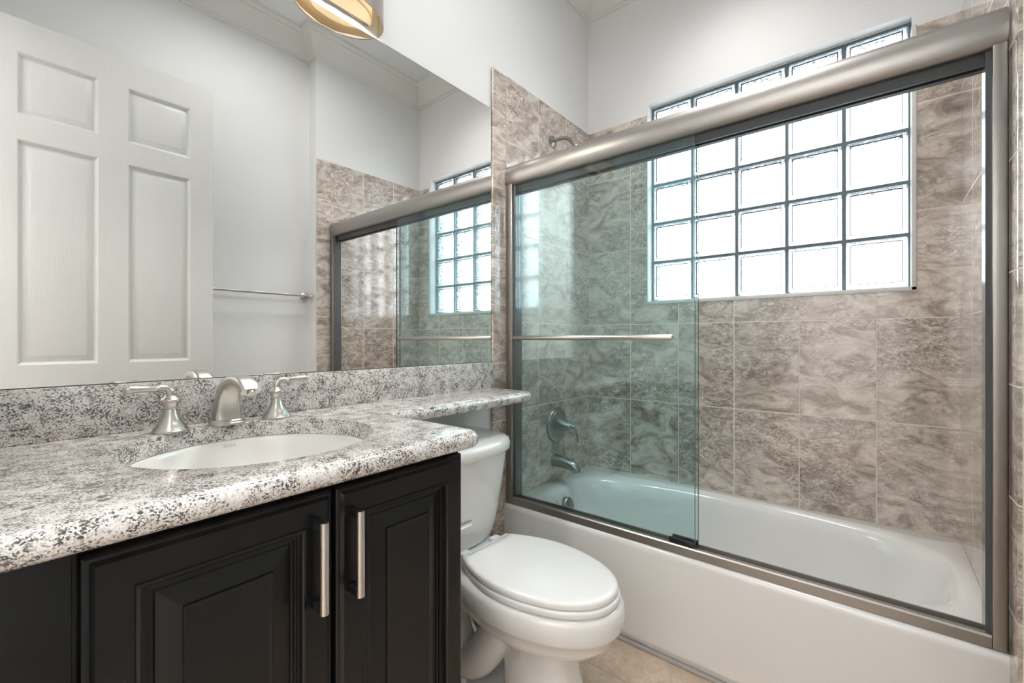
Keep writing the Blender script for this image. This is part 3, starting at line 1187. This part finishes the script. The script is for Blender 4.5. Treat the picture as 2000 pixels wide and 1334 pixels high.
loops(bm, [oval_ring(0.037, 0.033, sz), oval_ring(0.037, 0.033, sz + 0.004), oval_ring(0.0345, 0.0305, sz + 0.006), oval_ring(0.0345, 0.0305, sz + 0.009), oval_ring(0.031, 0.027, sz + 0.0115)])
link('spout_base', bm, M_NICKEL, fau, 28)
bm = bmesh.new()
ctr = bez((0, 0.004, 0.009), (0, 0.008, 0.052), (0, -0.012, 0.100), (0, -0.066, 0.108), 16) + bez((0, -0.066, 0.108), (0, -0.098, 0.112), (0, -0.128, 0.104), (0, -0.143, 0.086), 8)[1:]
P_, T_, N_ = frames([Vector((sx, sy, sz)) + p for p in ctr])
rings = []
nseg = len(P_)
for k, (p, t_) in enumerate(zip(P_, T_)):
    u = k / (nseg - 1)
    side = Vector((1, 0, 0))
    out = side.cross(t_)
    wv = 0.0285 - 0.0085 * min(1, u * 1.6) + 0.001 * max(0, u - 0.7)
    dv = 0.0235 - 0.0135 * min(1, u * 1.35)
    rr = []
    for i in range(32):
        a, b = sup(2 * pi * i / 32, wv, dv, 4.0)
        rr.append(p + side * a + out * b)
    rings.append(rr)
loops(bm, rings)
sp = link('spout', bm, M_NICKEL, fau, 40)
bm = bmesh.new()
lathe(bm, [(0.0085, 0.0), (0.0085, 0.006), (0.007, 0.007)], P_[-1] + T_[-1] * 0.0005, (Vector((1, 0, 0)), T_[-1].cross(Vector((1, 0, 0))), T_[-1]), 20)
link('aerator', bm, M_NICKEL, sp)
bm = bmesh.new()
tube(bm, [(sx, sy + 0.030, sz), (sx, sy + 0.030, sz + 0.085)], 0.0028, 10)
lathe(bm, [(0.003, 0.0), (0.006, 0.004), (0.007, 0.010), (0.004, 0.016), (0.001, 0.017)], (sx, sy + 0.030, sz + 0.083), 'z', 16)
link('lift_rod', bm, M_NICKEL, fau)

# ------------------------------------------------------------------ mirror
mir = thing('wall_mirror', (-1.54, 0.009, 0.9925), 'large frameless wall mirror above the granite backsplash', 'mirror')
bm = bmesh.new()
box(bm, -2.2610, -0.8275, 0.006, 0.0112, 0.9922, 2.0745)
link('mirror_glass', bm, M_MIRROR, mir, 0)
bm = bmesh.new()
box(bm, -2.2610, -0.8258, 0.0072, 0.0116, 0.9912, 2.0766)
link('mirror_backing', bm, M_MIRROR_EDGE, mir, 0)

# ------------------------------------------------------------------ half drum wall sconce
LX, LZ0, LZ1 = -1.520, 2.090, 2.285
sco = thing('wall_sconce', (LX, 0.012, 2.19), 'half drum metal wall sconce glowing warm just above the mirror', 'wall lamp')


def half_shell(rx, ry, th, z0, z1, n=40):
    bm = bmesh.new()
    o = [(LX + rx * cos(pi * i / n), 0.0115 - ry * sin(pi * i / n)) for i in range(n + 1)]
    q = [(LX + (rx - th) * cos(pi * i / n), 0.0115 - (ry - th) * sin(pi * i / n)) for i in range(n, -1, -1)]
    loops(bm, [[Vector((x, y, z)) for x, y in o + q] for z in (z0, z1)])
    return bm


link('outer_shade', half_shell(0.142, 0.108, 0.0015, LZ0, LZ1), M_SHADE_OUT, sco, 30)
link('shade_liner', half_shell(0.1400, 0.1060, 0.002, LZ0 + 0.0012, LZ1 - 0.001), M_SHADE_IN, sco, 30)
link('inner_diffuser', half_shell(0.105, 0.076, 0.002, LZ0 + 0.012, LZ1 - 0.02), M_SHADE_IN, sco, 30)
bm = bmesh.new()
box(bm, LX - 0.100, LX + 0.100, 0.004, 0.0115, LZ0 + 0.012, LZ1 - 0.03, 0.001, 1)
bp = link('backplate', bm, M_NICKEL, sco)
for dx in (-0.052, 0.052):
    bm = bmesh.new()
    lathe(bm, [(0.013, 0.0), (0.013, 0.030), (0.010, 0.032)], (LX + dx, -0.030, LZ0 + 0.140), (Vector((1, 0, 0)), Vector((0, 1, 0)), Vector((0, 0, -1))), 18)
    box(bm, LX + dx - 0.006, LX + dx + 0.006, -0.030, 0.005, LZ0 + 0.128, LZ0 + 0.138)
    so = link('lamp_socket', bm, M_NICKEL, bp)
    bm = bmesh.new()
    lathe(bm, [(0.009, 0.0), (0.014, 0.010), (0.021, 0.028), (0.022, 0.038), (0.018, 0.050), (0.008, 0.058), (0.001, 0.060)], (LX + dx, -0.030, LZ0 + 0.108),
          (Vector((1, 0, 0)), Vector((0, 1, 0)), Vector((0, 0, -1))), 20)
    link('light_bulb', bm, M_BULB, sco)

for k in range(6):      # downlight spread over the half round lens
    sl = bpy.data.lights.new('sconce_light', 'SPOT')
    sl.energy = 3.8
    sl.color = (1.0, 0.94, 0.86)
    sl.spot_size = radians(165)
    sl.spot_blend = 0.6
    sl.shadow_soft_size = 0.0
    so_ = bpy.data.objects.new('sconce_light', sl)
    COL.objects.link(so_)
    so_.location = (LX - 0.075 + 0.03 * k, -0.020 - 0.034 * (k % 2), LZ0 + 0.012)
for dx in (-0.052, 0.052):
    pl = bpy.data.lights.new('bulb_light', 'POINT')
    pl.energy = 2.6
    pl.color = (1.0, 0.88, 0.72)
    pl.shadow_soft_size = 0.0
    po = bpy.data.objects.new('bulb_light', pl)
    COL.objects.link(po)
    po.location = (LX + dx, -0.034, LZ0 + 0.040)
bm = bmesh.new()
hd = [(LX + 0.1025 * cos(pi * i / 40), 0.003 - 0.066 * sin(pi * i / 40)) for i in range(41)]
loops(bm, [[Vector((x, y, z)) for x, y in hd] for z in (LZ0 + 0.014, LZ0 + 0.016)])
link('bottom_lens', bm, M_SHADE_IN, sco, 30)

# ------------------------------------------------------------------ towel bar on the wall opposite the mirror
tb = thing('towel_bar', (-1.15, YR2, 1.366), 'slim nickel towel bar on the wall opposite the mirror', 'towel bar')
bm = bmesh.new()
tube(bm, [(-1.462, YR2 + 0.068, 1.366), (-0.842, YR2 + 0.068, 1.366)], 0.0075, 16)
br = link('bar_rod', bm, M_NICKEL, tb)
for x in (-1.445, -0.862):
    bm = bmesh.new()
    lathe(bm, [(0.026, 0.0), (0.026, 0.005), (0.020, 0.010), (0.011, 0.014), (0.010, 0.055), (0.012, 0.066), (0.011, 0.076), (0.004, 0.078)], (x, YR2, 1.366), 'y', 26)
    link('wall_post', bm, M_NICKEL, tb)

# ------------------------------------------------------------------ paper holder on the vanity side
ph = thing('toilet_paper_holder', (-1.54, -0.44, 0.61), 'chrome paper holder arm jutting from the vanity side beside the tank', 'paper holder')
bm = bmesh.new()
box(bm, -1.5398, -1.532, -0.470, -0.418, 0.592, 0.640, 0.002, 2)
mp_ = link('mount_plate', bm, M_BLACKPART, ph)
bm = bmesh.new()
box(bm, -1.532, -1.415, -0.457, -0.445, 0.606, 0.619, 0.0015, 2)
link('holder_arm', bm, M_CHROME, ph)
bm = bmesh.new()
box(bm, -1.470, -1.452, -0.445, -0.330, 0.606, 0.617, 0.002, 2)
link('roll_bar', bm, M_CHROME, ph)

# ------------------------------------------------------------------ toilet
TC = -1.180
toi = thing('toilet', (TC, -0.40, 0), 'white two piece toilet with a closed lid between vanity and tub', 'toilet')


def curve_eval(pts, y):
    """smooth interpolation of (y, w) pairs, y falling"""
    if y >= pts[0][0]:
        return pts[0][1]
    if y <= pts[-1][0]:
        return pts[-1][1]
    for i in range(len(pts) - 1):
        if pts[i][0] >= y >= pts[i + 1][0]:
            p1, p2 = pts[i], pts[i + 1]
            p0 = pts[i - 1] if i else p1
            p3 = pts[i + 2] if i + 2 < len(pts) else p2
            t = (y - p1[0]) / (p2[0] - p1[0])
            m1 = (p2[1] - p0[1]) / (p2[0] - p0[0]) * (p2[0] - p1[0]) if p2[0] != p0[0] else 0
            m2 = (p3[1] - p1[1]) / (p3[0] - p1[0]) * (p2[0] - p1[0]) if p3[0] != p1[0] else 0
            return (2 * t ** 3 - 3 * t * t + 1) * p1[1] + (t ** 3 - 2 * t * t + t) * m1 + (-2 * t ** 3 + 3 * t * t) * p2[1] + (t ** 3 - t * t) * m2
    return 0


def elong(yb, yf, hw, wback, n=26):
    """half outline of an elongated seat: elliptical front half, tapering to a straight back"""
    ym = yf + (yb - yf) * 0.575
    half = [(yb, wback * 0.90), (yb - 0.006, wback * 0.985)]
    m = 12
    for i in range(1, m + 1):
        t = i / m
        y = (yb - 0.012) + (ym - yb + 0.012) * t
        half.append((y, wback + (hw - wback) * sin(t * pi / 2) ** 0.9))
    for i in range(1, n + 1):
        a = pi / 2 * i / n
        half.append((ym + (yf - ym) * sin(a), hw * cos(a) ** 0.93 if i < n else 0.0))
    return half


def ring_from(half, z, grow=0.0, cy=-0.5):
    r = [(TC + w, y) for y, w in half]
    l = [(TC - w, y) for y, w in half[-2::-1]]
    pts = [Vector(p) for p in l[::-1]]
    pts = [Vector(p) for p in r] + [Vector(p) for p in l]
    if grow:
        # outline runs clockwise (right side front-wards), so grow is the outward shift
        pts = offset_poly(pts[::-1], -grow)[::-1]
    return [Vector((p.x, p.y, z)) for p in pts]


seat_o = elong(-0.283, -0.738, 0.163, 0.110)
bm = bmesh.new()
loops(bm, [ring_from(seat_o, 0.4085, -0.004), ring_from(seat_o, 0.4095, 0.0), ring_from(seat_o, 0.419, 0.0005), ring_from(seat_o, 0.4235, -0.002),
           ring_from(seat_o, 0.4262, -0.007), ring_from(seat_o, 0.4275, -0.014), ring_from(seat_o, 0.4283, -0.024)])
link('seat_lid', bm, M_SEAT, toi, 50)
bm = bmesh.new()
seat_b = elong(-0.290, -0.744, 0.167, 0.113)
loops(bm, [ring_from(seat_b, 0.388, -0.006), ring_from(seat_b, 0.390, -0.001), ring_from(seat_b, 0.400, 0.0), ring_from(seat_b, 0.4045, -0.002), ring_from(seat_b, 0.4065, -0.008)])
link('toilet_seat', bm, M_SEAT, toi, 50)
for sx_ in (-0.07, 0.07):
    bm = bmesh.new()
    box(bm, TC + sx_ - 0.02, TC + sx_ + 0.02, -0.284, -0.252, 0.386, 0.418, 0.006, 3)
    link('seat_hinge', bm, M_SEAT, toi)

# bowl and pedestal: rings blend from the rim outline into the foot outline
rim_h = [(-0.030, 0.125), (-0.032, 0.135), (-0.10, 0.130), (-0.20, 0.126), (-0.26, 0.130)] + [p for p in elong(-0.275, -0.748, 0.173, 0.130)[1:]]
NR = 60


def resample(half):
    L = [0]
    for a, b in zip(half, half[1:]):
        L.append(L[-1] + math.hypot(a[0] - b[0], a[1] - b[1]))
    out = []
    for k in range(NR):
        s_ = L[-1] * k / (NR - 1)
        i = max(j for j in range(len(L)) if L[j] <= s_ + 1e-9)
        if i >= len(half) - 1:
            out.append(half[-1])
            continue
        t = (s_ - L[i]) / (L[i + 1] - L[i])
        out.append((half[i][0] + t * (half[i + 1][0] - half[i][0]), half[i][1] + t * (half[i + 1][1] - half[i][1])))
    return out


rim_h = resample(rim_h)


def foot(yb, yf, hw, e=2.6):
    ym = (yb + yf) / 2
    half = []
    for i in range(41):
        a = pi * i / 40 - pi / 2
        x, y = sup(a, hw, (yf - yb) / 2, e)
        half.append((ym + y, max(0.0, x)))
    return resample(half)


def blend(a, b, t):
    return [(p[0] * (1 - t) + q[0] * t, p[1] * (1 - t) + q[1] * t) for p, q in zip(a, b)]


ped_t = foot(-0.39, -0.610, 0.078, 2.6)
ped_b = foot(-0.40, -0.655, 0.092, 2.6)
bm = bmesh.new()
RG = []
for half, z, g in ((ped_b, 0.0005, 0.0), (ped_b, 0.02, -0.001), (blend(ped_b, ped_t, 0.35), 0.08, 0), (blend(ped_b, ped_t, 0.75), 0.15, 0), (ped_t, 0.215, 0),
                   (blend(ped_t, rim_h, 0.22), 0.240, 0), (blend(ped_t, rim_h, 0.50), 0.252, 0), (blend(ped_t, rim_h, 0.74), 0.268, 0), (blend(ped_t, rim_h, 0.90), 0.293, 0),
                   (blend(ped_t, rim_h, 0.955), 0.316, 0.001), (rim_h, 0.321, 0.003), (rim_h, 0.330, 0.0065), (rim_h, 0.350, 0.008), (rim_h, 0.372, 0.005), (rim_h, 0.380, 0.001),
                   (rim_h, 0.3855, -0.008), (rim_h, 0.387, -0.025)):
    RG.append(ring_from(half, z, g))
loops(bm, RG)
# trapway bulge on both sides of the foot
for sg in (-1, 1):
    pth = bez((TC + sg * 0.052, -0.40, 0.235), (TC + sg * 0.085, -0.30, 0.02), (TC + sg * 0.075, -0.24, 0.10), (TC + sg * 0.07, -0.20, 0.20), 14) + \
        bez((TC + sg * 0.07, -0.20, 0.20), (TC + sg * 0.066, -0.16, 0.30), (TC + sg * 0.06, -0.11, 0.26), (TC + sg * 0.055, -0.09, 0.05), 12)[1:]
    tube(bm, pth, 0.055, 18)
# low flange at the back that takes the floor bolts
fl = foot(-0.06, -0.40, 0.135, 3.2)
loops(bm, [ring_from(fl, 0.0006, 0.0), ring_from(fl, 0.030, -0.002), ring_from(fl, 0.040, -0.010), ring_from(fl, 0.043, -0.03)])
link('toilet_bowl', bm, M_PORC, toi, 42)
for sg in (-1, 1):
    bm = bmesh.new()
    lathe(bm, [(0.015, 0.0), (0.015, 0.010), (0.012, 0.018), (0.006, 0.022), (0.001, 0.023)], (TC + sg * 0.108, -0.29, 0.0405), 'z', 20)
    link('bolt_cap', bm, M_SEAT, toi)


def tank_ring(hw, yb, yf, z, e=3.4, bow=0.0, n=64):
    out = []
    for i in range(n):
        a = 2 * pi * i / n
        c, s_ = cos(a), sin(a)
        x = hw * math.copysign(abs(c) ** (2 / e), c)
        if s_ >= 0:
            y = yb - 0.10 + 0.10 * abs(s_) ** (2 / 9.0)
            x = hw * math.copysign(abs(c) ** (2 / 9.0), c)
        else:
            y = yb - 0.10 - (yb - 0.10 - yf) * abs(s_) ** (2 / e)
        out.append(Vector((TC + x, y, z)))
    return out


bm = bmesh.new()
loops(bm, [tank_ring(0.140, 0.000, -0.205, 0.3885, 3.0), tank_ring(0.152, 0.002, -0.222, 0.394, 3.0), tank_ring(0.166, 0.003, -0.230, 0.415, 3.0), tank_ring(0.182, 0.004, -0.236, 0.46, 3.0),
           tank_ring(0.205, 0.004, -0.246, 0.56, 3.0), tank_ring(0.222, 0.004, -0.253, 0.65, 3.0), tank_ring(0.229, 0.004, -0.256, 0.690, 3.0)])
link('toilet_tank', bm, M_PORC, toi, 50)
bm = bmesh.new()
loops(bm, [tank_ring(0.226, 0.006, -0.256, 0.6902, 2.9), tank_ring(0.236, 0.008, -0.268, 0.6915, 2.9), tank_ring(0.241, 0.009, -0.273, 0.697, 2.9), tank_ring(0.241, 0.009, -0.273, 0.716, 2.9),
           tank_ring(0.236, 0.009, -0.267, 0.730, 2.9), tank_ring(0.224, 0.007, -0.252, 0.7385, 2.8), tank_ring(0.200, 0.000, -0.226, 0.7425, 2.8), tank_ring(0.11, -0.05, -0.17, 0.744, 2.6)])
link('tank_lid', bm, M_PORC, toi, 50)
bm = bmesh.new()
lathe(bm, [(0.012, 0.0), (0.012, -0.012), (0.008, -0.016)], (TC - 0.175, -0.238, 0.655), 'y', 18)
tube(bm, [(TC - 0.175, -0.254, 0.655), (TC - 0.14, -0.258, 0.652), (TC - 0.10, -0.260, 0.648)], [0.006, 0.0055, 0.005], 12)
link('flush_lever', bm, M_CHROME, toi)

bpy.context.view_layer.update()
